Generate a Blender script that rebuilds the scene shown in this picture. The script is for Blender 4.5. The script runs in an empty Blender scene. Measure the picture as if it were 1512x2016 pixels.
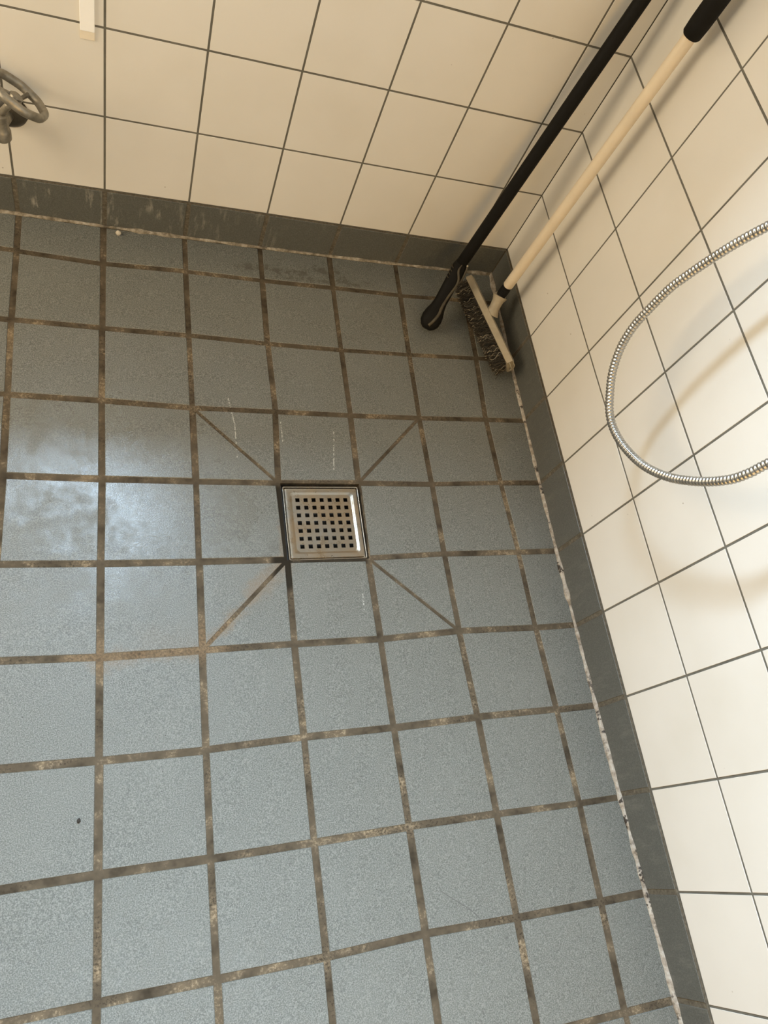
import bpy, bmesh, math, random
from mathutils import Vector, Matrix, noise
random.seed(4)
C = bpy.context.scene.collection
PI = math.pi
GRID = {(0,5):(-0.8400,-0.0933),(0,4):(-0.6884,-0.0875),(0,3):(-0.5375,-0.0882),(0,2):(-0.3889,-0.0873),(0,1):(-0.2384,-0.0893),(0,0):(-0.0841,-0.0857),(1,6):(-0.9885,-0.2381),(1,5):(-0.8397,-0.2373),(1,4):(-0.6874,-0.2363),(1,3):(-0.5381,-0.2403),(1,2):(-0.3885,-0.2417),(1,1):(-0.2410,-0.2410),(1,0):(-0.0864,-0.2388),(2,6):(-0.9868,-0.3876),(2,5):(-0.8394,-0.3882),(2,4):(-0.6863,-0.3929),(2,3):(-0.5348,-0.3921),(2,2):(-0.3874,-0.3930),(2,1):(-0.2427,-0.3924),(2,0):(-0.0944,-0.3905),(3,6):(-0.9859,-0.5376),(3,5):(-0.8381,-0.5396),(3,4):(-0.6856,-0.5403),(3,3):(-0.5411,-0.5407),(3,2):(-0.3893,-0.5388),(3,1):(-0.2406,-0.5403),(3,0):(-0.0924,-0.5370),(4,5):(-0.8392,-0.6889),(4,4):(-0.6863,-0.6889),(4,3):(-0.5373,-0.6885),(4,2):(-0.3907,-0.6893),(4,1):(-0.2416,-0.6850),(4,0):(-0.0875,-0.6860),(5,5):(-0.8389,-0.8400),(5,4):(-0.6873,-0.8383),(5,3):(-0.5387,-0.8371),(5,2):(-0.3883,-0.8378),(5,1):(-0.2402,-0.8324),(5,0):(-0.0876,-0.8358),(6,5):(-0.8385,-0.9901),(6,4):(-0.6883,-0.9909),(6,3):(-0.5376,-0.9873),(6,2):(-0.3876,-0.9871),(6,1):(-0.2362,-0.9843),(6,0):(-0.0844,-0.9858),(7,5):(-0.8387,-1.1389),(7,4):(-0.6888,-1.1402),(7,3):(-0.5377,-1.1394),(7,2):(-0.3865,-1.1380),(7,1):(-0.2359,-1.1391),(7,0):(-0.0839,-1.1421),(8,5):(-0.8386,-1.2880),(8,4):(-0.6879,-1.2890),(8,3):(-0.5364,-1.2893),(8,2):(-0.3860,-1.2855),(8,1):(-0.2364,-1.2887),(8,0):(-0.0882,-1.2896),(9,0):(-0.0937,-1.4386),}
CAM_R = [[0.936872, -0.140011, 0.320419], [0.006789, -0.908882, -0.416998], [0.349608, 0.392849, -0.850555]]
CAM_C = [-0.8313, -1.14215, 1.15139]
FPX = 1465.47
ZC = [0.0, 0.03778, 0.0357, 0.03148, 0.02744, -0.02057]


# ---------------------------------------------------------------- camera
cam_data = bpy.data.cameras.new('camera'); cam = bpy.data.objects.new('camera', cam_data); C.objects.link(cam)
cam_data.sensor_fit = 'HORIZONTAL'; cam_data.sensor_width = 36.0
cam_data.lens = FPX * 36.0 / 1512.0; cam_data.clip_start = 0.02; cam_data.clip_end = 50
_R = Matrix(CAM_R)
_m = Matrix((_R[0], -_R[1], -_R[2])).transposed().to_4x4(); _m.translation = Vector(CAM_C)
cam.matrix_world = _m
bpy.context.scene.camera = cam

# ---------------------------------------------------------------- light and exposure
sc = bpy.context.scene
sc.view_settings.view_transform = 'Standard'; sc.view_settings.look = 'None'
sc.view_settings.gamma = 1.0; sc.view_settings.exposure = 0.0; sc.view_settings.use_curve_mapping = False
world = bpy.data.worlds.new('world'); sc.world = world; world.use_nodes = True
bg = world.node_tree.nodes['Background']; bg.inputs[0].default_value = (0.75, 0.87, 1.0, 1); bg.inputs[1].default_value = 0.08
def area(name, loc, target, sx, sy, power, col, spread=180):
    l = bpy.data.lights.new(name, 'AREA'); l.shape = 'RECTANGLE'; l.size = sx; l.size_y = sy; l.energy = power; l.color = col
    l.spread = math.radians(spread)
    o = bpy.data.objects.new(name, l); C.objects.link(o); o.location = loc
    o.rotation_euler = (Vector(target) - Vector(loc)).to_track_quat('-Z', 'Y').to_euler()
    return o
WIN = (-1.138, -0.688, 1.137, 1.742)                       # the window above the view: x0, x1, z0, z1
WALL_T = 0.20
PW = (184, 24, 2.6, 23)
CW = ((.585, .785, 1.0), (1.0, .62, .22), (.62, .82, 1.0), (1.0, .80, .54))
area('window_daylight', ((WIN[0]+WIN[1])/2, WALL_T+0.03, (WIN[2]+WIN[3])/2), ((WIN[0]+WIN[1])/2, -1, (WIN[2]+WIN[3])/2), WIN[1]-WIN[0], WIN[3]-WIN[2], PW[0], CW[0])
area('front_fill_light', (-0.58, -2.72, 1.05), (-0.58, 0, 1.0), 1.1, 1.5, PW[1], CW[1])  # warm fill added behind the camera to brighten the back wall
area('overhead_fill_light', (-0.75, -1.55, 2.33), (-0.75, -1.55, 0), 1.2, 0.25, PW[2], CW[2], 55)  # cool overhead fill with a narrow spread, added to lift the front floor
area('side_fill_light', (-2.12, -0.45, 0.95), (0, -0.45, 0.7), 0.8, 1.1, PW[3], CW[3])  # warm fill added at the left to brighten the right wall

# ---------------------------------------------------------------- helpers
def ZF(x, y):
    x = max(x, -1.25); y = max(y, -1.5)
    _, a, b, c, d, e = ZC
    return a*x + b*y + c*x*x + d*y*y + e*x*y
def link(name, bm, mats, parent=None, smooth=False, kind=None, angle=None):
    me = bpy.data.meshes.new(name)
    bmesh.ops.recalc_face_normals(bm, faces=bm.faces) if kind != 'raw' else None
    bm.to_mesh(me); bm.free()
    o = bpy.data.objects.new(name, me); C.objects.link(o)
    for m in (mats if isinstance(mats, (list, tuple)) else [mats]): me.materials.append(m)
    if smooth:
        for p in me.polygons: p.use_smooth = True
        if angle is not None:
            me.set_sharp_from_angle(angle=math.radians(angle))
    if parent: o.parent = parent
    return o
def struct(name, bm, mats, **k):
    o = link(name, bm, mats, **k); o['kind'] = 'structure'; return o
def thing(name, label, cat, group=None):
    o = bpy.data.objects.new(name, None); C.objects.link(o); o.empty_display_size = 0.05
    o['label'] = label; o['category'] = cat
    if group: o['group'] = group
    return o
def tag(o, label, cat, group=None):
    o['label'] = label; o['category'] = cat
    if group: o['group'] = group
    return o
def add_box(bm, a, b, mat=0, bevel=0):
    r = bmesh.ops.create_cube(bm, size=1)
    for v in r['verts']:
        v.co = Vector([a[i] + (v.co[i]+.5)*(b[i]-a[i]) for i in range(3)])
    fs = {f for v in r['verts'] for f in v.link_faces}
    for f in fs: f.material_index = mat
    if bevel:
        es = {e for v in r['verts'] for e in v.link_edges}
        bmesh.ops.bevel(bm, geom=list(es), offset=bevel, segments=2, affect='EDGES', profile=.5)
def frame_for(d):
    d = d.normalized(); a = Vector((0,0,1)) if abs(d.z) < .9 else Vector((1,0,0))
    u = d.cross(a).normalized(); return u, d.cross(u).normalized()
def tube(bm, pts, radii, n=20, caps=True, mat=0, squash=None):
    """a tube through pts with a radius at each; frames carried along the path"""
    pts = [Vector(p) for p in pts]; rings = []; u = None
    for i, p in enumerate(pts):
        d = (pts[min(i+1, len(pts)-1)] - pts[max(i-1, 0)]).normalized()
        if u is None: u, w = frame_for(d)
        else:
            u = (u - d*u.dot(d)).normalized(); w = d.cross(u)
        r = radii[i] if isinstance(radii, (list, tuple)) else radii
        rings.append([bm.verts.new(p + (u*math.cos(t) + w*math.sin(t))*r) for t in [2*PI*k/n for k in range(n)]])
    for a, b in zip(rings, rings[1:]):
        for k in range(n):
            f = bm.faces.new((a[k], a[(k+1) % n], b[(k+1) % n], b[k])); f.material_index = mat
    if caps:
        bm.faces.new(rings[0][::-1]).material_index = mat; bm.faces.new(rings[-1]).material_index = mat
    return rings
def spline(pts, n):
    """Catmull-Rom through pts, n samples per span"""
    P = [Vector(p) for p in pts]; P = [P[0]*2-P[1]] + P + [P[-1]*2-P[-2]]; out = []
    for i in range(1, len(P)-2):
        a, b, c, d = P[i-1:i+3]
        for k in range(n):
            t = k/n
            out.append(.5*((2*b) + (c-a)*t + (2*a-5*b+4*c-d)*t*t + (3*b-a-3*c+d)*t**3))
    out.append(P[-2]); return out
def tile_poly(bm, poly, h=.0012, ins=.0009, mat=0, up=Vector((0,0,1)), zf=None):
    """one tile: a slightly raised polygon with a worn edge; poly is a list of points (its foot), up its normal"""
    poly = [Vector(p) for p in poly]; n = len(poly)
    foot = [bm.verts.new(p) for p in poly]
    top = []
    for i, p in enumerate(poly):
        a = (poly[i-1]-p).normalized(); b = (poly[(i+1) % n]-p).normalized()
        s = max(.35, math.sin(a.angle(b)))
        top.append(bm.verts.new(p + (a+b)*(ins/s) + up*h))
    f = bm.faces.new(top); f.material_index = mat
    for i in range(n):
        f = bm.faces.new((foot[i], foot[(i+1) % n], top[(i+1) % n], top[i])); f.material_index = mat
def inset_poly(pts, d):
    """move each side of a flat xy polygon inwards by d[i] (side i runs from point i to i+1)"""
    n = len(pts); area2 = sum(pts[i][0]*pts[(i+1) % n][1]-pts[(i+1) % n][0]*pts[i][1] for i in range(n)); sg = 1 if area2 > 0 else -1
    lines = []
    for i in range(n):
        a, b = Vector(pts[i]), Vector(pts[(i+1) % n]); e = (b-a).normalized(); nn = Vector((-e.y, e.x))*sg
        lines.append((a + nn*d[i], e))
    out = []
    for i in range(n):
        (p, e), (q, g) = lines[i-1], lines[i]
        den = e.x*g.y-e.y*g.x; t = ((q.x-p.x)*g.y-(q.y-p.y)*g.x)/den
        out.append(p + e*t)
    return out

# ---------------------------------------------------------------- materials
class NT:
    def __init__(s, name):
        s.m = bpy.data.materials.new(name); s.m.use_nodes = True; s.t = s.m.node_tree; s.n = s.t.nodes; s.l = s.t.links
        s.b = s.n['Principled BSDF']; s.tc = s.n.new('ShaderNodeTexCoord')
    def val(s, x, sock):
        if isinstance(x, bpy.types.NodeSocket): s.l.new(x, sock)
        elif x is not None: sock.default_value = (*x, 1) if (sock.type == 'RGBA' and len(x) == 3) else x
    def noise(s, scale, detail=2, rough=.5, vec=None, dist=0):
        n = s.n.new('ShaderNodeTexNoise'); n.inputs['Scale'].default_value = scale; n.inputs['Detail'].default_value = detail
        n.inputs['Roughness'].default_value = rough; n.inputs['Distortion'].default_value = dist
        s.l.new(vec or s.tc.outputs['Object'], n.inputs['Vector']); return n.outputs['Fac']
    def vor(s, scale, vec=None, feat='F1'):
        n = s.n.new('ShaderNodeTexVoronoi'); n.inputs['Scale'].default_value = scale; n.feature = feat
        s.l.new(vec or s.tc.outputs['Object'], n.inputs['Vector']); return n.outputs['Distance']
    def ramp(s, fac, stops):
        n = s.n.new('ShaderNodeValToRGB'); e = n.color_ramp.elements
        while len(e) < len(stops): e.new(.5)
        for q, (p, c) in zip(e, stops): q.position = p; q.color = (*c, 1) if len(c) == 3 else c
        s.l.new(fac, n.inputs[0]); return n.outputs[0]
    def rng(s, fac, a, b, c=0., d=1., smooth=False):
        n = s.n.new('ShaderNodeMapRange'); n.inputs[1].default_value = a; n.inputs[2].default_value = b
        n.inputs[3].default_value = c; n.inputs[4].default_value = d
        if smooth: n.interpolation_type = 'SMOOTHSTEP'
        s.l.new(fac, n.inputs[0]); return n.outputs[0]
    def math(s, op, a, b=None, clamp=False):
        n = s.n.new('ShaderNodeMath'); n.operation = op; n.use_clamp = clamp; s.val(a, n.inputs[0]); s.val(b, n.inputs[1]) if b is not None else None
        return n.outputs[0]
    def mix(s, fac, a, b, mode='MIX'):
        n = s.n.new('ShaderNodeMix'); n.data_type = 'RGBA'; n.blend_type = mode
        s.val(fac, n.inputs[0]); s.val(a, n.inputs[6]); s.val(b, n.inputs[7]); return n.outputs[2]
    def seg(s, a, b):
        """distance in metres from the flat segment a-b on the floor"""
        a, b = Vector((*a, 0)), Vector((*b, 0)); L = (b-a).length; ang = math.atan2(b.y-a.y, b.x-a.x)
        m = s.n.new('ShaderNodeMapping'); m.vector_type = 'TEXTURE'; m.inputs['Location'].default_value = (a+b)/2; m.inputs['Rotation'].default_value = (0, 0, ang)
        s.l.new(s.tc.outputs['Object'], m.inputs['Vector'])
        x = s.n.new('ShaderNodeSeparateXYZ'); s.l.new(m.outputs[0], x.inputs[0])
        dx = s.math('MAXIMUM', s.math('SUBTRACT', s.math('ABSOLUTE', x.outputs[0]), L/2), 0.)
        return s.math('SQRT', s.math('ADD', s.math('MULTIPLY', dx, dx), s.math('MULTIPLY', x.outputs[1], x.outputs[1])))
    def bump(s, h, dist, strength=1.):
        n = s.n.new('ShaderNodeBump'); n.inputs['Distance'].default_value = dist; n.inputs['Strength'].default_value = strength
        s.l.new(h, n.inputs['Height']); s.l.new(n.outputs[0], s.b.inputs['Normal'])
    def set(s, **k):
        for a, v in k.items(): s.val(v, s.b.inputs[a.replace('_', ' ')])
        return s.m

TILE_A, TILE_B, TILE_C = (.084,.088,.078), (.137,.142,.127), (.216,.222,.200)
DRIPS = [((-0.6214,-0.3689),(-0.6124,-0.4231)),((-0.6124,-0.4231),(-0.6117,-0.4909)),((-0.5268,-0.4114),(-0.5257,-0.4566)),((-0.4254,-0.4310),(-0.4345,-0.5125)),((-0.4101,-0.7563),(-0.4111,-0.7840))]
CRACKS = [((-0.3521,-1.2337),(-0.3107,-1.2644)),((-0.3107,-1.2644),(-0.2970,-1.2789))]
def m_floor_tile():
    t = NT('grey_blue_stoneware')
    sp = t.noise(600, 2, .6)
    col = t.ramp(sp, [(.34, TILE_A), (.5, TILE_B), (.66, TILE_C)])
    cloud = t.noise(9, 4, .6)
    col = t.mix(t.rng(cloud, .45, .75, 0, .22), col, (.19,.195,.175))
    # specks, scratches and pale scuffs
    d = t.vor(75); n2 = t.noise(23, 2)
    col = t.mix(t.math('MULTIPLY', t.rng(d, .05, .09, 1, 0), t.rng(n2, .56, .6)), col, (.05,.05,.04))
    # brown silt along the grout below the drain and soap film towards the back wall
    wob = t.noise(45, 4, .65)
    st = None
    for a, b, w, k in (((-.685,-.835), (-.545,-.70), .016, .55), ((-.69,-.84), (-.845,-.842), .022, .42), ((-.60,-.745), (-.548,-.698), .030, .5),
                       ((-.548,-.70), (-.541,-.62), .010, .35), ((-.70,-.83), (-.76,-.82), .05, .12), ((-.845,-.84), (-.838,-.86), .022, .35)):
        m = t.rng(t.math('ADD', t.seg(a, b), t.rng(wob, .3, .7, -.008, .010)), 0, w, k, 0, True)
        st = m if st is None else t.math('MAXIMUM', st, m)
    col = t.mix(t.math('MULTIPLY', st, t.rng(sp, .3, .7, 1.25, .75), True), col, (.19,.130,.070))
    dk = None
    for a, b, w, k in (((-.58,-.060), (-.44,-.055), .012, .7), ((-.42,-.045), (-.36,-.050), .012, .65), ((-.50,-.075), (-.30,-.072), .009, .6), ((-.565,-.68), (-.56,-.66), .02, .35)):
        m = t.rng(t.math('ADD', t.seg(a, b), t.rng(t.noise(70, 4, .7), .35, .65, -.010, .014)), 0, w, k, 0, True)
        dk = m if dk is None else t.math('MAXIMUM', dk, m)
    col = t.mix(dk, col, (.07,.065,.05))
    dp = None
    for a, b in DRIPS:
        m = t.math('MULTIPLY', t.rng(t.seg(a, b), .0004, .0016, 1, 0), t.rng(t.noise(230, 2), .47, .53))
        dp = m if dp is None else t.math('MAXIMUM', dp, m)
    col = t.mix(t.math('MULTIPLY', dp, .6), col, (.62,.62,.56))
    for a, b in CRACKS: col = t.mix(t.rng(t.seg(a, b), .0002, .0010, .6, 0), col, (.05,.05,.045))
    # the worn, half glossy patch left of the drain
    pat = t.rng(t.math('ADD', t.seg((-1.0,-.47), (-.70,-.60)), t.rng(t.noise(14, 4, .65), .3, .7, -.12, .12)), .02, .22, 1, 0, True)
    rough = t.rng(pat, 0, 1, .46, .24)
    rough = t.math('ADD', rough, t.rng(t.noise(60, 4, .6), .3, .7, -.06, .06))
    t.bump(t.math('ADD', sp, t.math('MULTIPLY', t.noise(60, 3), .8)), .00035, .6)
    return t.set(Base_Color=col, Roughness=rough, Specular_IOR_Level=.5)
def m_grout():
    t = NT('dirty_floor_grout')
    a = t.noise(26, 3, .6); b = t.noise(260, 3, .7); c = t.noise(11, 2, .5)
    col = t.ramp(a, [(.28, (.030,.023,.014)), (.44, (.078,.061,.040)), (.56, (.098,.077,.051)), (.74, (.19,.145,.090))])
    col = t.mix(t.math('MULTIPLY', t.rng(b, .52, .60), t.rng(a, .50, .64, .0, .55)), col, (.34,.27,.18))
    col = t.mix(t.math('MULTIPLY', t.rng(b, .46, .38), t.rng(c, .48, .62, .05, .7)), col, (.022,.017,.010))
    dr = t.rng(t.seg((-.545,-.565), (-.545,-.725)), .012, .03, 1, 0, True)
    dr = t.math('MAXIMUM', dr, t.rng(t.seg((-.54,-.698), (-.40,-.693)), .004, .012, .85, 0, True))
    col = t.mix(dr, col, (.018,.014,.008))
    gold = t.rng(t.seg((-.67,-.82), (-.86,-.84)), .01, .05, .6, 0, True)
    col = t.mix(t.math('MULTIPLY', gold, t.rng(b, .4, .6, .3, 1)), col, (.24,.165,.095))
    t.bump(b, .0004, .5)
    return t.set(Base_Color=col, Roughness=.85, Specular_IOR_Level=.25)
def m_coving():
    t = NT('grey_stoneware_skirting')
    sp = t.noise(600, 2, .6); col = t.ramp(sp, [(.3, (.078,.080,.070)), (.5, (.097,.099,.087)), (.7, (.130,.131,.116))])
    mp = t.n.new('ShaderNodeMapping'); mp.inputs['Scale'].default_value = (1, 1, .22); t.l.new(t.tc.outputs['Object'], mp.inputs['Vector'])
    sx = t.n.new('ShaderNodeSeparateXYZ'); t.l.new(t.tc.outputs['Object'], sx.inputs[0])
    stk = t.math('MULTIPLY', t.rng(t.noise(75, 4, .7, mp.outputs[0]), .53, .70), t.rng(sx.outputs[0], -.45, -.85, .12, .75))
    stk = t.math('MULTIPLY', stk, t.rng(t.noise(14, 2), .42, .6))
    col = t.mix(stk, col, (.42,.40,.34))
    t.bump(sp, .0003, .5)
    return t.set(Base_Color=col, Roughness=.42)
def m_coving_grout():
    t = NT('skirting_grout'); b = t.noise(200, 3, .6)
    return t.set(Base_Color=t.ramp(b, [(.3, (.065,.055,.038)), (.6, (.125,.108,.078)), (.75, (.20,.17,.12))]), Roughness=.8)
def m_wall_tile():
    t = NT('glazed_white_wall_tile')
    n = t.noise(5, 3, .55); col = t.ramp(n, [(.3, (.710,.680,.610)), (.5, (.740,.714,.652)), (.7, (.760,.735,.675))])
    d = t.vor(28); col = t.mix(t.math('MULTIPLY', t.rng(d, .02, .045, 1, 0), t.rng(t.noise(17, 2), .55, .6, 0, .75)), col, (.25,.19,.12))
    t.bump(t.noise(16, 2), .0003, .15)
    return t.set(Base_Color=col, Roughness=.22, Specular_IOR_Level=.45)
def m_wall_grout():
    t = NT('grey_wall_grout'); n = t.noise(30, 3, .6)
    return t.set(Base_Color=t.ramp(n, [(.3, (.11,.105,.085)), (.7, (.17,.16,.13))]), Roughness=.85)
def m_sealant(lo=(.10,.08,.05), mi=(.24,.205,.15), hi=(.42,.38,.31), mould=.55, name='dim_mouldy_sealant'):
    t = NT(name); n = t.noise(90, 4, .65); big = t.noise(9, 2)
    col = t.ramp(n, [(.3, lo), (.5, mi), (.7, hi)])
    col = t.mix(t.math('MULTIPLY', t.rng(t.noise(55, 3, .7), .56, .62), t.rng(big, mould-.05, mould+.06)), col, (.03,.022,.015))
    t.bump(n, .0012, 1)
    return t.set(Base_Color=col, Roughness=.6)
def m_simple(name, col, rough=.5, metal=0., var=.15, scale=60, bump=0, spec=.5):
    t = NT(name); n = t.noise(scale, 4, .6)
    lo = tuple(c*(1-var) for c in col); hi = tuple(min(1, c*(1+var)) for c in col)
    if bump: t.bump(n, bump, .8)
    return t.set(Base_Color=t.ramp(n, [(.3, lo), (.7, hi)]), Roughness=t.rng(n, .3, .7, rough*.85, min(1, rough*1.15)), Metallic=metal, Specular_IOR_Level=spec)
def m_steel():
    t = NT('stained_stainless_steel'); n = t.noise(38, 4, .65); f = t.noise(14, 3, .6)
    col = t.mix(t.rng(f, .40, .66), (.34,.275,.195), (.30,.285,.25))
    col = t.mix(t.rng(n, .58, .72, 0, .6), col, (.22,.155,.09))
    t.bump(n, .00012, .4)
    return t.set(Base_Color=col, Roughness=t.rng(n, .3, .7, .24, .38), Metallic=.92)
M = dict(tile=m_floor_tile(), grout=m_grout(), coving=m_coving(), cgrout=m_coving_grout(), wtile=m_wall_tile(), wgrout=m_wall_grout(), seal=m_sealant(), seal2=m_sealant((.15,.12,.085), (.33,.29,.235), (.46,.43,.37), .46, 'pale_mouldy_sealant'),  # dim light painted into the back bead's darker colour; right bead paler
         plaster=m_simple('grey_plaster', (.21,.19,.165), .8, var=.03),
         steel=m_steel(), chrome=m_simple('hose_metal', (.40,.385,.35), .33, .9, .12),
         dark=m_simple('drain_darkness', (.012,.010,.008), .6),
         black=m_simple('black_plastic', (.0055,.005,.004), .7, var=.2, scale=120, spec=.18),
         olive=m_simple('worn_olive_rubber', (.055,.045,.026), .6, var=.35, scale=90),
         ivory=m_simple('ivory_painted_pole', (.72,.62,.47), .45, var=.05, scale=20),
         block=m_simple('beige_brush_plastic', (.36,.31,.225), .5, var=.12, scale=50),
         bristle_dark=m_simple('dark_bristles', (.032,.026,.017), .6, var=.4, scale=200),
         bristle_light=m_simple('pale_bristles', (.34,.30,.22), .55, var=.3, scale=200),
         brass=m_simple('tarnished_valve_metal', (.30,.275,.225), .42, .65, .3, 80, .0006),
         valve_dark=m_simple('dark_rosette', (.055,.048,.036), .5, .3, .3),
         white=m_simple('glossy_white', (.95,.95,.93), .2, var=.01),  # shared by the added streak strip and the added lamp body
         streak_tip=m_simple('streak_tip_cream', (.80,.72,.58), .4, var=.04),  # cream tone for the tip of the added streak strip
         frame=m_simple('white_window_frame', (.75,.75,.72), .4, var=.03),
         pebble=m_simple('pale_pebble', (.55,.50,.40), .6), crumb=m_simple('dark_crumb', (.02,.016,.012), .8),
         film=m_simple('dried_drip', (.62,.62,.58), .35))
g = NT('window_glass'); g.set(Base_Color=(1,1,1), Roughness=0., IOR=1.1, Transmission_Weight=1.); M['glass'] = g.m

# ---------------------------------------------------------------- the setting
XL, YF, ZT = -2.0, -2.6, 2.4
COV_H = .0757; W1 = COV_H + .1535; PZ = .15132; GX0 = .0878; GY0 = .0878; P = .15
def node(j, k):
    if (j, k) in GRID: return Vector(GRID[(j, k)])
    cx = [GRID[q][0] + GX0 + q[1]*P for q in GRID if q[1] == k]; cy = [GRID[q][1] + GY0 + q[0]*P for q in GRID if q[0] == j]
    return Vector((-(GX0 + k*P) + (sum(cx)/len(cx) if cx else 0), -(GY0 + j*P) + (sum(cy)/len(cy) if cy else 0)))
COLS, ROWS = 12, 16
def gpt(j, k):                                             # j -1: back wall edge, k -1: right wall edge
    p = node(max(j, 0), max(k, 0))
    if k < 0: p = Vector((-.002, p.y))
    if j < 0: p = Vector((p.x, -.002))
    return p
bm = bmesh.new()
GW = .0048
DIAG = {(3-1, 4-1): 'a', (3-1, 2-1): 'b', (5-1, 2-1): 'c', (5-1, 4-1): 'd'}
H = .0016
def ftile(pts, d):
    q = inset_poly(pts, d)
    tile_poly(bm, [(p.x, p.y, ZF(p.x, p.y)-H) for p in q], h=H, ins=.0012, mat=0)
for j in range(-1, ROWS):
    for k in range(-1, COLS):
        A, B, Cc, D = gpt(j, k), gpt(j, k+1), gpt(j+1, k+1), gpt(j+1, k)     # A back right, B back left, C front left, D front right
        if (j, k) == (3, 2): continue                                         # the drain
        g = lambda: GW + random.uniform(-.0007, .0007)
        top = .006 if j < 0 else g(); right = .005 if k < 0 else g()
        dd = .0026
        key = (j, k)
        if key == (2, 3):   ftile([A, B, D], [top, dd, right]) if False else (ftile([B, Cc, D], [g(), g(), dd]), ftile([A, B, D], [top, dd, right]))
        elif key == (2, 1): ftile([A, B, Cc], [top, g(), dd]); ftile([A, Cc, D], [dd, g(), right])
        elif key == (4, 1): ftile([A, B, D], [top, dd, right]); ftile([B, Cc, D], [g(), g(), dd])
        elif key == (4, 3): ftile([A, B, Cc], [top, g(), dd]); ftile([A, Cc, D], [dd, g(), right])
        else: ftile([A, B, Cc, D], [top, g(), g(), right])
# grout bed between the tiles
xs = [0.0, -.04] + [-(GX0 + k*P) for k in range(COLS+1)]; ys = [0.0, -.04] + [-(GY0 + j*P) for j in range(ROWS+1)]
DX0, DX1, DY0, DY1 = -.5375, -.3885, -.6895, -.5405           # the hole for the drain
xs = sorted(set([x for x in xs if abs(x-DX0) > .02 and abs(x-DX1) > .02] + [DX0, DX1]), reverse=True)
ys = sorted(set([y for y in ys if abs(y-DY0) > .02 and abs(y-DY1) > .02] + [DY0, DY1]), reverse=True)
vg = {(i, j): bm.verts.new((x, y, ZF(x, y)-.0011)) for i, x in enumerate(xs) for j, y in enumerate(ys)}
for i in range(len(xs)-1):
    for j in range(len(ys)-1):
        if xs[i] == DX1 and ys[j] == DY1: continue
        f = bm.faces.new((vg[i, j], vg[i, j+1], vg[i+1, j+1], vg[i+1, j])); f.material_index = 1
# the pit under the drain
pz = -.075; pt = [(DX0, DY0), (DX1, DY0), (DX1, DY1), (DX0, DY1)]
up_ = [bm.verts.new((x, y, ZF(x, y)-.0011)) for x, y in pt]; lo_ = [bm.verts.new((x, y, pz)) for x, y in pt]
for q in range(4): bm.faces.new((up_[q], up_[(q+1) % 4], lo_[(q+1) % 4], lo_[q])).material_index = 1
bm.faces.new(lo_).material_index = 1
struct('floor', bm, [M['tile'], M['grout']])

def wall_tiles(bm, axis, face, cols, rows, gw, hole=None):
    """axis 'x': wall in the xz plane at y = face, facing -y; axis 'y': wall in the yz plane at x = face, facing -x"""
    for a, b in zip(cols, cols[1:]):
        for z0, z1 in zip(rows, rows[1:]):
            if hole and a > hole[0]-.01 and b < hole[1]+.01 and z0 > hole[2]-.01 and z1 < hole[3]+.01: continue
            a1, b1, c1, d1 = a+gw, b-gw, z0+gw, z1-gw
            if a1 >= b1-.004 or c1 >= d1-.004: continue
            q = [(a1, c1), (b1, c1), (b1, d1), (a1, d1)]
            if axis == 'x': tile_poly(bm, [(u, face, v) for u, v in q], h=.0006, ins=.0004, up=Vector((0,-1,0)))
            else: tile_poly(bm, [(face, u, v) for u, v in q], h=.0006, ins=.0004, up=Vector((-1,0,0)))
def cuts(vals, extra): return sorted(set(vals + extra))
zr = [COV_H] + [W1 + i*PZ for i in range(14)] + [ZT]
# back wall, with the window opening higher up (tiles cut around the opening)
wx = [-(GX0 + .0002 + k*P) for k in range(COLS+1)]
wx = sorted([0.0] + [x for x in wx if x > XL] + [XL])
def snap(v, arr): return min(arr, key=lambda a: abs(a-v))
WX0, WX1, WZ0, WZ1 = snap(WIN[0], wx), snap(WIN[1], wx), snap(WIN[2], zr), snap(WIN[3], zr)
bm = bmesh.new()
wall_tiles(bm, 'x', 0.0, wx, zr, .0017, (WX0, WX1, WZ0, WZ1))
for a, b, c, d in ((XL, WX0, -.05, ZT), (WX1, .12, -.05, ZT), (WX0, WX1, -.05, WZ0), (WX0, WX1, WZ1, ZT)):
    add_box(bm, (a, .0002, c), (b, WALL_T, d), 1)
struct('wall_back', bm, [M['wtile'], M['wgrout']])
wy = sorted([0.0] + [-(GY0 - .0002 + j*P) for j in range(ROWS+1) if -(GY0 + j*P) > YF] + [YF])
bm = bmesh.new(); wall_tiles(bm, 'y', 0.0, wy, zr, .0017)
add_box(bm, (.0002, YF, -.05), (.12, 0, ZT), 1)
struct('wall_right', bm, [M['wtile'], M['wgrout']])
bm = bmesh.new()                                           # left wall with an opening added for the side fill light
for a, c in (((XL-.1, YF, -.05), (XL, -.87, ZT)), ((XL-.1, -.03, -.05), (XL, 0, ZT)), ((XL-.1, -.87, -.05), (XL, -.03, .38)), ((XL-.1, -.87, 1.52), (XL, -.03, ZT))): add_box(bm, a, c)
struct('wall_left', bm, M['plaster'])
bm = bmesh.new()
for a, c in (((XL-.09, -.87, .38), (XL-.05, -.84, 1.52)), ((XL-.09, -.06, .38), (XL-.05, -.03, 1.52)), ((XL-.09, -.84, .38), (XL-.05, -.06, .41)), ((XL-.09, -.84, 1.49), (XL-.05, -.06, 1.52))): add_box(bm, a, c, bevel=.003)
struct('side_fill_frame', bm, M['frame'])  # frame added around the side fill opening, unseen
bm = bmesh.new()                                           # front wall with an opening added for the front fill light
for a, c in (((XL-.1, YF-.1, -.05), (-1.15, YF, ZT)), ((-.02, YF-.1, -.05), (.12, YF, ZT)), ((-1.15, YF-.1, 1.85), (-.02, YF, ZT)), ((-1.15, YF-.1, -.05), (-.02, YF, .06))): add_box(bm, a, c)
struct('wall_front', bm, M['plaster'])
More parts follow.
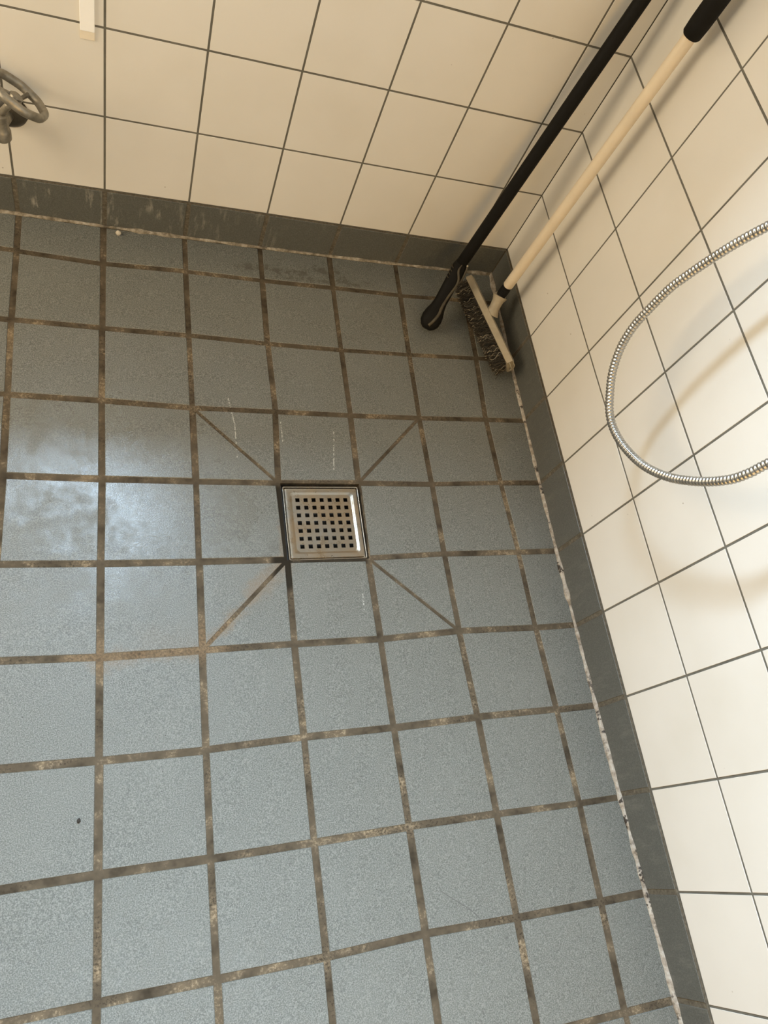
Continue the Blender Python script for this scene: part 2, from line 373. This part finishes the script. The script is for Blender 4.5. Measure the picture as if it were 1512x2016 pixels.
bm = bmesh.new()
for a, c in (((-1.15, YF-.08, .06), (-1.11, YF-.02, 1.85)), ((-.06, YF-.08, .06), (-.02, YF-.02, 1.85)), ((-1.11, YF-.08, 1.81), (-.06, YF-.02, 1.85))): add_box(bm, a, c, bevel=.003)
struct('front_fill_frame', bm, M['frame'])  # frame added around the front fill opening, unseen
bm = bmesh.new(); add_box(bm, (XL-.1, YF-.1, ZT), (.12, WALL_T, ZT+.1)); struct('ceiling', bm, M['plaster'])
bm = bmesh.new()
for a, b in (((WX0, .09, WZ0), (WX0+.045, .13, WZ1)), ((WX1-.045, .09, WZ0), (WX1, .13, WZ1)), ((WX0+.045, .09, WZ0), (WX1-.045, .13, WZ0+.045)), ((WX0+.045, .09, WZ1-.045), (WX1-.045, .13, WZ1))):
    add_box(bm, a, b, bevel=.003)
struct('window_1', bm, M['frame'])

# grey skirting tiles
def skirting(name, cols, axis):
    bm = bmesh.new(); t = .0030
    for a, b in zip(cols, cols[1:]):
        g = .0036
        a1, b1 = a+g, b-g
        if b1 > -.006: b1 = -.0055
        if b1-a1 < .01: continue
        if axis == 'x':
            q = [(a1, -t, ZF(a1, -.003)+.002), (b1, -t, ZF(b1, -.003)+.002), (b1, -t, COV_H-.001), (a1, -t, COV_H-.001)]; up = Vector((0,-1,0))
        else:
            q = [(-t, a1, ZF(-.003, a1)+.002), (-t, b1, ZF(-.003, b1)+.002), (-t, b1, COV_H-.001), (-t, a1, COV_H-.001)]; up = Vector((-1,0,0))
        tile_poly(bm, q, h=.0014, ins=.0010, up=up)
    if axis == 'x': add_box(bm, (cols[0], -.0036, -.03), (-.0001, -.0001, COV_H-.0004), 1)
    else: add_box(bm, (-.0036, cols[0], -.03), (-.0001, -.0001, COV_H-.0004), 1)
    return struct(name, bm, [M['coving'], M['cgrout']])
skirting('baseboard_back', wx, 'x'); skirting('baseboard_right', wy, 'y')
# sealant bead where floor and skirting meet
def bead(name, pts_fn, a, b, n, r, mat='seal'):
    bm = bmesh.new(); rings = []
    for i in range(n+1):
        s = a + (b-a)*i/n; k = noise.noise(Vector((s*38, 3.1, 0))) ; k2 = noise.noise(Vector((s*9, 7.7, 0)))
        rr = max(.0004, r*(1 + .55*k + .45*k2)); c = pts_fn(s)
        rings.append([bm.verts.new(c[0] + c[1]*math.cos(t)*rr + c[2]*math.sin(t)*rr) for t in [PI*.5*q/5 for q in range(6)]])
    for p, q in zip(rings, rings[1:]):
        for k in range(5): bm.faces.new((p[k], p[k+1], q[k+1], q[k]))
    return struct(name, bm, M[mat], smooth=True)
bead('trim_1', lambda s: (Vector((s, -.0040, ZF(s, -.004)-.0006)), Vector((0,-1,0)), Vector((0,0,1))), -1.9, -.004, 700, .0048)
bead('trim_2', lambda s: (Vector((-.0040, s, ZF(-.004, s)-.0006)), Vector((-1,0,0)), Vector((0,0,1))), -2.4, -.004, 900, .0056, 'seal2')

# ---------------------------------------------------------------- floor drain
dr = thing('floor_drain', 'square stainless steel floor drain with perforated grate set in the floor tiles', 'drain')
DC = Vector((-.4633, -.6185)); SL = (ZF(DC.x+.05, DC.y)-ZF(DC.x-.05, DC.y))/.1, (ZF(DC.x, DC.y+.05)-ZF(DC.x, DC.y-.05))/.1
dz = ZF(*DC)
dr.location = (DC.x, DC.y, dz); dr.rotation_euler = (SL[1], -SL[0], math.radians(.4))
def ring_quads(bm, prof):
    """square rings with rounded corners; prof is a list of (half side, z, corner radius)"""
    rings = []
    for hs, z, r in prof:
        ring = []
        for cx, cy, a0 in ((1,1,0), (-1,1,90), (-1,-1,180), (1,-1,270)):
            for q in range(7):
                a = math.radians(a0 + 15*q); ring.append(bm.verts.new((cx*(hs-r) + r*math.cos(a), cy*(hs-r) + r*math.sin(a), z)))
        rings.append(ring)
    n = len(rings[0])
    for a, b in zip(rings, rings[1:]):
        for k in range(n): bm.faces.new((a[k], a[(k+1) % n], b[(k+1) % n], b[k]))
    return rings
bm = bmesh.new()
ring_quads(bm, [(.0712, -.03, .003), (.0712, -.0008, .003), (.0708, .0002, .003), (.0698, .0004, .003), (.0692, .0000, .003), (.0690, -.006, .003), (.0660, -.0062, .003), (.0655, -.03, .003)])
link('frame', bm, M['steel'], dr, smooth=True, angle=50)
bm = bmesh.new()
R_ = ring_quads(bm, [(.0672, -.0035, .002), (.0674, -.0012, .002), (.0668, -.0004, .003), (.0655, -.0003, .003), (.0600, -.0003, .006), (.0590, -.0006, .007), (.0576, -.0013, .0075), (.0562, -.0020, .008), (.0552, -.0023, .008)])
# perforated panel: strips between the holes, carried out to the rounded border
hp, hh = .0150, .0038
lines = sorted([s*(i*hp) + e*hh for i in range(4) for s in (1, -1) for e in (1, -1)]); lines = sorted(set(round(v, 6) for v in lines))
lines = [-.0552] + lines + [.0552]
pv = {}
for i, u in enumerate(lines):
    for j, v in enumerate(lines): pv[i, j] = bm.verts.new((u, v, -.0023))
for i in range(len(lines)-1):
    for j in range(len(lines)-1):
        if i % 2 == 1 and j % 2 == 1: 
            lo = [bm.verts.new((lines[a], lines[b], -.0040)) for a, b in ((i, j), (i+1, j), (i+1, j+1), (i, j+1))]
            up = [pv[i, j], pv[i+1, j], pv[i+1, j+1], pv[i, j+1]]
            for q in range(4): bm.faces.new((up[q], up[(q+1) % 4], lo[(q+1) % 4], lo[q]))
            continue
        bm.faces.new((pv[i, j], pv[i+1, j], pv[i+1, j+1], pv[i, j+1]))
link('grate', bm, M['steel'], dr, smooth=True, angle=35)
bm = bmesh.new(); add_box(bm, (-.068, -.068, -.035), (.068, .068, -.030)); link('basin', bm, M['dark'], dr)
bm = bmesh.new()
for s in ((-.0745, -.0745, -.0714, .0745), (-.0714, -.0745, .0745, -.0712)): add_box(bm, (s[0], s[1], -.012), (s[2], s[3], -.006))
ob = link('gap_strips', bm, M['dark'], dr)  # near-black strips in the gap along two sides of the frame

# ---------------------------------------------------------------- scrubbing brush with the ivory pole
br = thing('scrubbing_brush', 'beige scrubbing brush on a long ivory pole with black grip, leaning in the corner', 'brush')
e_ = Vector((.222, -.975, 0)).normalized()
a_ = math.radians(30)
bd = Vector((-math.cos(a_)*.975, -math.cos(a_)*.222, -math.sin(a_)))      # bristle direction
w_ = e_.cross(bd).normalized(); w_ = w_ if w_.z > 0 else -w_
c0 = Vector((-.1065, -.071, .050)); L = .226                               # far upper left corner of the block
T = .018; Wd = .046
def bp(s, t, w): return c0 + e_*s - bd*t - w_*w                            # along, towards the back, down
bm = bmesh.new()
sec = [(0, 0), (T*.75, 0), (T, .010), (T, Wd-.010), (T*.75, Wd), (0, Wd)]
rg = []
for s in (0, .004, L-.004, L):
    k = .0015 if s in (0, L) else 0
    rg.append([bm.verts.new(bp(s, min(max(t, k), T-k), min(max(w, k), Wd-k))) for t, w in sec])
for A, B in zip(rg, rg[1:]):
    for q in range(6): bm.faces.new((A[q], A[(q+1) % 6], B[(q+1) % 6], B[q]))
bm.faces.new(rg[0][::-1]); bm.faces.new(rg[-1])
link('brush_block', bm, M['block'], br)
# bristles: tufts of crimped fibre, dark with pale loops
def tufts(name, mat, n, seed, pale):
    rnd = random.Random(seed); bm = bmesh.new()
    for _ in range(n):
        s = rnd.uniform(.006, L-.004); w = rnd.uniform(.003, Wd-.003)
        ln = rnd.uniform(.021, .030); p = bp(s, -.0002, w); q = p
        dv = (bd + e_*rnd.gauss(0, .16) + w_*rnd.gauss(0, .16)).normalized()
        pts = [p]; ph = rnd.uniform(0, 6.3); am = .0022 if pale else .0012
        for i in range(1, 6):
            pts.append(p + dv*(ln*i/5) + e_*(am*math.sin(ph+i*1.7)) + w_*(am*math.cos(ph+i*1.9)))
        for r in pts:
            if r.z < ZF(r.x, r.y)+.001: r.z = ZF(r.x, r.y)+.001
        tube(bm, pts, .00045 if not pale else .00055, 4, True)
    return link(name, bm, mat, br)
o1 = tufts('bristles', M['bristle_dark'], 2600, 1, False)
o2 = tufts('bristles', M['bristle_light'], 260, 2, True); o2['label'] = 'pale worn bristle ends'
# socket and pole
PB, PT = Vector((-.050, -.1400, .1110)), Vector((-.036, -.1452, .6615))
pd = (PT-PB).normalized()
sock_top = PB - pd*.034; base = bp(.100, T-.001, .016)
bm = bmesh.new()
pts = [base, base.lerp(sock_top, .35), base.lerp(sock_top, .75), sock_top]
rg = tube(bm, pts, [.0165, .0110, .0120, .0160], 28, False)
inn = tube(bm, [sock_top, sock_top - pd*.012], [.0135, .0115], 28, False)
for k in range(28): bm.faces.new((rg[-1][k], rg[-1][(k+1) % 28], inn[0][(k+1) % 28], inn[0][k]))
bm.faces.new(inn[-1])
so = link('socket', bm, M['block'], br, smooth=True, angle=50)
bm = bmesh.new()
pts, rad = [], []
for i in range(40):
    s = i/39; pts.append(sock_top - pd*.010 + pd*(.046*s)); rad.append(.0095 + .0012*math.sin(i*1.5) if s < .8 else .0092)
tube(bm, pts, rad, 20, True); link('screw_ferrule', bm, M['black'], br, smooth=True, angle=60)
TOPZ = PT + pd*.02
bm = bmesh.new(); tube(bm, [PB, PB+pd*.002, PB+pd*.03, PB.lerp(TOPZ, .5), TOPZ], [.0098, .0108, .0108, .0106, .0104], 28)
link('pole', bm, M['ivory'], br, smooth=True, angle=50)
GB = Vector((-.0355, -.1450, .6590)); 
bm = bmesh.new(); gp = [GB, GB+pd*.003, GB+pd*.02, GB+pd*.10, GB+pd*.20, GB+pd*.205]; tube(bm, gp, [.0125, .0148, .0158, .0162, .0158, .010], 28)
link('grip', bm, M['black'], br, smooth=True, angle=50)
# wire loop at the near end of the block
bm = bmesh.new(); q0 = bp(L+.0003, T*.35, .004); q1 = bp(L+.0003, T*.8, .006)
tube(bm, spline([q0, q0+e_*.010-w_*.010, q0+e_*.004-w_*.026+bd*.002, q0-w_*.030+e_*.001, q1-w_*.012+e_*.006, q1], 6), .0009, 8)
link('end_loop', bm, M['bristle_light'], br, smooth=True)

# ---------------------------------------------------------------- squeegee with the black pole
sq = thing('black_squeegee', 'black pole with a hinged club-ended black foot, leaning in the corner over the floor', 'squeegee')
HG = Vector((-.137, -.078, .092)); PTOP = Vector((-.066, -.034, .628)); sd = (PTOP-HG).normalized()
END = HG + sd*.84
bm = bmesh.new(); tube(bm, [HG-sd*.004, HG, HG+sd*.05, HG+sd*.4, END-sd*.004, END], [.0100, .0122, .0122, .0120, .0118, .008], 28)
link('pole', bm, M['black'], sq, smooth=True, angle=50)
BU = Vector((-.193, -.172, .0105)); fd = (BU-HG).normalized()
side = fd.cross(Vector((0,0,1))).normalized(); upv = side.cross(fd).normalized(); 
if upv.z < 0: upv = -upv
bm = bmesh.new(); prof = [(-.012, .006), (-.006, .0120), (.006, .0150), (.03, .0150), (.06, .0145), (.09, .0142), (.104, .0165), (.116, .0205), (.128, .0222), (.140, .0208), (.149, .0155), (.1535, .009)]
LB = (BU-HG).length
rings = []
for s, r in prof:
    c = HG + fd*(s*LB/.138)
    rings.append([bm.verts.new(c + side*math.cos(t)*r + upv*math.sin(t)*r*.80) for t in [2*PI*k/24 for k in range(24)]])
for A, B in zip(rings, rings[1:]):
    for k in range(24): bm.faces.new((A[k], A[(k+1) % 24], B[(k+1) % 24], B[k]))
bm.faces.new(rings[0]); bm.faces.new(rings[-1][::-1])
for v in bm.verts:
    z = ZF(v.co.x, v.co.y)+.0004
    if v.co.z < z: v.co.z = z
foot = link('foot', bm, M['black'], sq, smooth=True, angle=60)
# raised olive rubber lip along the foot
sgn = 1 if (side.x*.94-side.y*.14) > 0 else -1
def fp(s, off, r): 
    # off: angle round the foot from its top towards the right
    rr = 0
    for (s0, r0), (s1, r1) in zip(prof, prof[1:]):
        if s0 <= s <= s1: rr = r0 + (r1-r0)*(s-s0)/(s1-s0)
    rr += r; a = off
    return HG + fd*(s*LB/.138) + side*sgn*math.sin(a)*rr + upv*math.cos(a)*rr*.80
path = spline([fp(.004, .15, .001), fp(.018, .10, .001), fp(.034, .75, .001), fp(.046, .9, .001), fp(.060, .75, .001), fp(.080, .55, .001), fp(.100, .45, .001), (fp(.118, .40, .001)), fp(.134, .25, .001), fp(.147, .05, .001)], 5)
bm = bmesh.new(); n = len(path); tube(bm, path, [.0010 + .0016*min(1, i/6) * (1.0 if i < n*.6 else 1.35) for i in range(n)], 10)
link('rubber_lip', bm, M['olive'], sq, smooth=True)
bm = bmesh.new()
for s in (-.004, .026):
    pass
pl_ = spline([fp(-.008, -.3, .0015), fp(-.009, .5, .0025), fp(.002, 1.0, .003), fp(.016, 1.15, .003), fp(.028, 1.2, .003), fp(.040, 1.05, .002)], 5)
tube(bm, pl_, .0022, 10); link('hinge_clip', bm, M['olive'], sq, smooth=True)
sc_ = fp(.000, .85, .0045); bm = bmesh.new(); bmesh.ops.create_uvsphere(bm, u_segments=14, v_segments=8, radius=.0022, matrix=Matrix.Translation(sc_)); link('screw', bm, M['bristle_light'], sq, smooth=True)['label'] = 'small pale screw head'
for i in range(4):
    s = .012 + i*.0075; bm = bmesh.new(); tube(bm, [fp(s+.0015*k, -1.35+.16*k, .0012) for k in range(5)], .0009, 6); link('grip_rib', bm, M['olive'], sq, smooth=True)

# ---------------------------------------------------------------- shower hose
HPX = [(-0.075, -0.5321, 0.6731), (-0.0828, -0.5234, 0.6362), (-0.0904, -0.5179, 0.5995), (-0.0975, -0.5144, 0.5648), (-0.1039, -0.5128, 0.5323), (-0.1095, -0.5165, 0.4946), (-0.114, -0.5219, 0.4596), (-0.1173, -0.5352, 0.4264), (-0.1193, -0.5589, 0.3973), (-0.12, -0.5873, 0.3784), (-0.1195, -0.6142, 0.3656), (-0.1179, -0.644, 0.3637), (-0.1153, -0.6809, 0.3741), (-0.1118, -0.7192, 0.3956), (-0.1075, -0.7531, 0.4287), (-0.1025, -0.7801, 0.4701), (-0.097, -0.797, 0.5079), (-0.0911, -0.802, 0.536), (-0.085, -0.8017, 0.5614)]
up_end = [(-.060,-.560,.78), (-.035,-.60,.93), (-.030,-.625,1.02)]
lo_end = [(-.085,-.850,.70), (-.06,-.90,.86), (-.030,-.92,1.02)]
HPX = [Vector(p) for p in HPX]
def carry(p, q, to, n=4):
    """carry the hose on from p (coming from q) in an even curve to the point to"""
    d = (p-q).normalized(); L = (Vector(to)-p).length; a = p; b = p + d*L*.5; c = Vector(to) - Vector((0, 0, L*.3)); e = Vector(to)
    return [a*(1-t)**3 + b*3*t*(1-t)**2 + c*3*t*t*(1-t) + e*t**3 for t in [(i+1)/n for i in range(n)]]
ctrl = carry(HPX[0], HPX[1], up_end[-1], 10)[::-1] + HPX + carry(HPX[-1], HPX[-2], lo_end[-1], 10)
path = spline(ctrl, 40)
# resample at even steps
step = .00075; out = [path[0]]; acc = 0
for a, b in zip(path, path[1:]):
    d = (b-a).length; t = step-acc
    while t <= d: out.append(a.lerp(b, t/d)); t += step
    acc = (acc + d) % step
hs = thing('shower_hose', 'looped ribbed metal shower hose hanging in front of the white tiled wall', 'hose')
bm = bmesh.new(); tube(bm, out, [.0050 + .0015*(.5+.5*math.cos(2*PI*i*step/.0052))**.4 for i in range(len(out))], 18)
link('ribbed_tube', bm, M['chrome'], hs, smooth=True)
for nm, p in (('wall_elbow', Vector(up_end[-1])), ('wall_elbow', Vector(lo_end[-1]))):
    bm = bmesh.new(); tube(bm, [p-Vector((0,0,.02)), p+Vector((0,0,.012)), p+Vector((.006,0,.022)), p+Vector((.030,0,.026))], [.0095, .0105, .0105, .0105], 20)
    tube(bm, [p+Vector((.0235,0,.026)), p+Vector((.0290,0,.026))], [.022, .025], 28)
    link(nm, bm, M['chrome'], hs, smooth=True, angle=40)

# ---------------------------------------------------------------- valve with hand wheel
va = thing('wall_valve', 'old metal valve with round hand wheel mounted on the cream tiled wall', 'valve')
WC = Vector((-.953, -.080, .298)); WN = Vector((.30, .20, .93)).normalized()
WC = Vector((-0.9609, -0.0550, 0.2839)); WN = Vector((0.5382, 0.2690, 0.7982))
wu = WN.orthogonal().normalized(); ww = WN.cross(wu)
bm = bmesh.new(); RW = .0425; n = 64; m = 14; rings = []
for i in range(n):
    a = 2*PI*i/n; d = wu*math.cos(a) + ww*math.sin(a); rr = RW + .0006*math.cos(a*9)
    rings.append([bm.verts.new(WC + d*(rr + .0060*math.cos(b)) + WN*(.0070*math.sin(b) - (.0007 if abs(math.sin(b)) < .3 else 0))) for b in [2*PI*q/m for q in range(m)]])
for i in range(n):
    A, B = rings[i], rings[(i+1) % n]
    for q in range(m): bm.faces.new((A[q], A[(q+1) % m], B[(q+1) % m], B[q]))
link('hand_wheel', bm, M['brass'], va, smooth=True)
HB = WC - WN*.006
for i in range(3):
    a = .35 + 2*PI*i/3; d = wu*math.cos(a) + ww*math.sin(a); bm = bmesh.new()
    tube(bm, [HB + d*.006, HB + d*.024 - WN*.002, WC + d*(RW-.002)], [.0045, .0032, .0038], 10); link('spoke', bm, M['brass'], va, smooth=True)
bm = bmesh.new(); tube(bm, [HB-WN*.008, HB+WN*.004, HB+WN*.007], [.010, .010, .006], 20); link('hub', bm, M['brass'], va, smooth=True, angle=40)
VB = Vector((-0.9907, -0.0420, 0.2152)); RC = Vector((-0.9817, -.004, 0.2095))
bm = bmesh.new(); tube(bm, [HB-WN*.004, VB+Vector((0,0,.018))], .0055, 14); link('spindle', bm, M['brass'], va, smooth=True)
bm = bmesh.new(); tube(bm, [VB+Vector((0,0,z)) for z in (.022,.020,.010,.008,-.004,-.008,-.011,-.024,-.027)], [.009,.0125,.0125,.0108,.0108,.0125,.0135,.0135,.0110], 24)
link('valve_body', bm, M['brass'], va, smooth=True, angle=35)
bm = bmesh.new(); tube(bm, [VB, RC], .0095, 18); link('wall_pipe', bm, M['brass'], va, smooth=True)
bm = bmesh.new(); tube(bm, [Vector((RC.x, y, RC.z)) for y in (-.0008, -.006, -.012, -.015)], [.0285, .027, .020, .012], 32); link('rosette', bm, M['valve_dark'], va, smooth=True, angle=60)

# ---------------------------------------------------------------- added white strip standing in for a bright streak on the back wall
st = thing('streak_strip', 'narrow white strip added in place of a bright streak on the cream tiled back wall', 'strip')
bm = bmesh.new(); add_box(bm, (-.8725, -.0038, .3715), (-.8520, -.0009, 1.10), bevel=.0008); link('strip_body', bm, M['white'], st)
bm = bmesh.new(); add_box(bm, (-.8725, -.0026, .358), (-.8520, -.0009, .3715), bevel=.0006); link('strip_end', bm, M['streak_tip'], st)['label'] = 'cream tip of the added streak strip'

# ---------------------------------------------------------------- crumbs on the floor
def lump(name, x, y, r, mat, seed, sq=(1,1,1)):
    rnd = random.Random(seed); bm = bmesh.new(); bmesh.ops.create_icosphere(bm, subdivisions=2, radius=r)
    for v in bm.verts: v.co = Vector([v.co[i]*sq[i] for i in range(3)])*(1 + rnd.uniform(-.14, .14))
    o = link(name, bm, mat, smooth=True); o.location = (x, y, ZF(x, y) + r*sq[2]*.85); return o
tag(lump('pebble', -.8130, -.0200, .0050, M['pebble'], 3, (1,.9,1.05)), 'small pale round pebble on the floor by the left back skirting', 'pebble')
tag(lump('crumb', -.8640, -1.0670, .0026, M['crumb'], 5, (1,1.2,.6)), 'tiny black crumb on a floor tile at the lower left', 'crumb')


# ---------------------------------------------------------------- added lamp body for the overhead fill light (out of view)
lp = thing('overhead_fill_lamp', 'added white batten for the overhead fill light, out of view', 'lamp')
bm = bmesh.new(); add_box(bm, (-1.42, -1.92, 2.345), (-.48, -1.58, ZT-.0005), bevel=.01); link('fill_batten', bm, M['white'], lp)
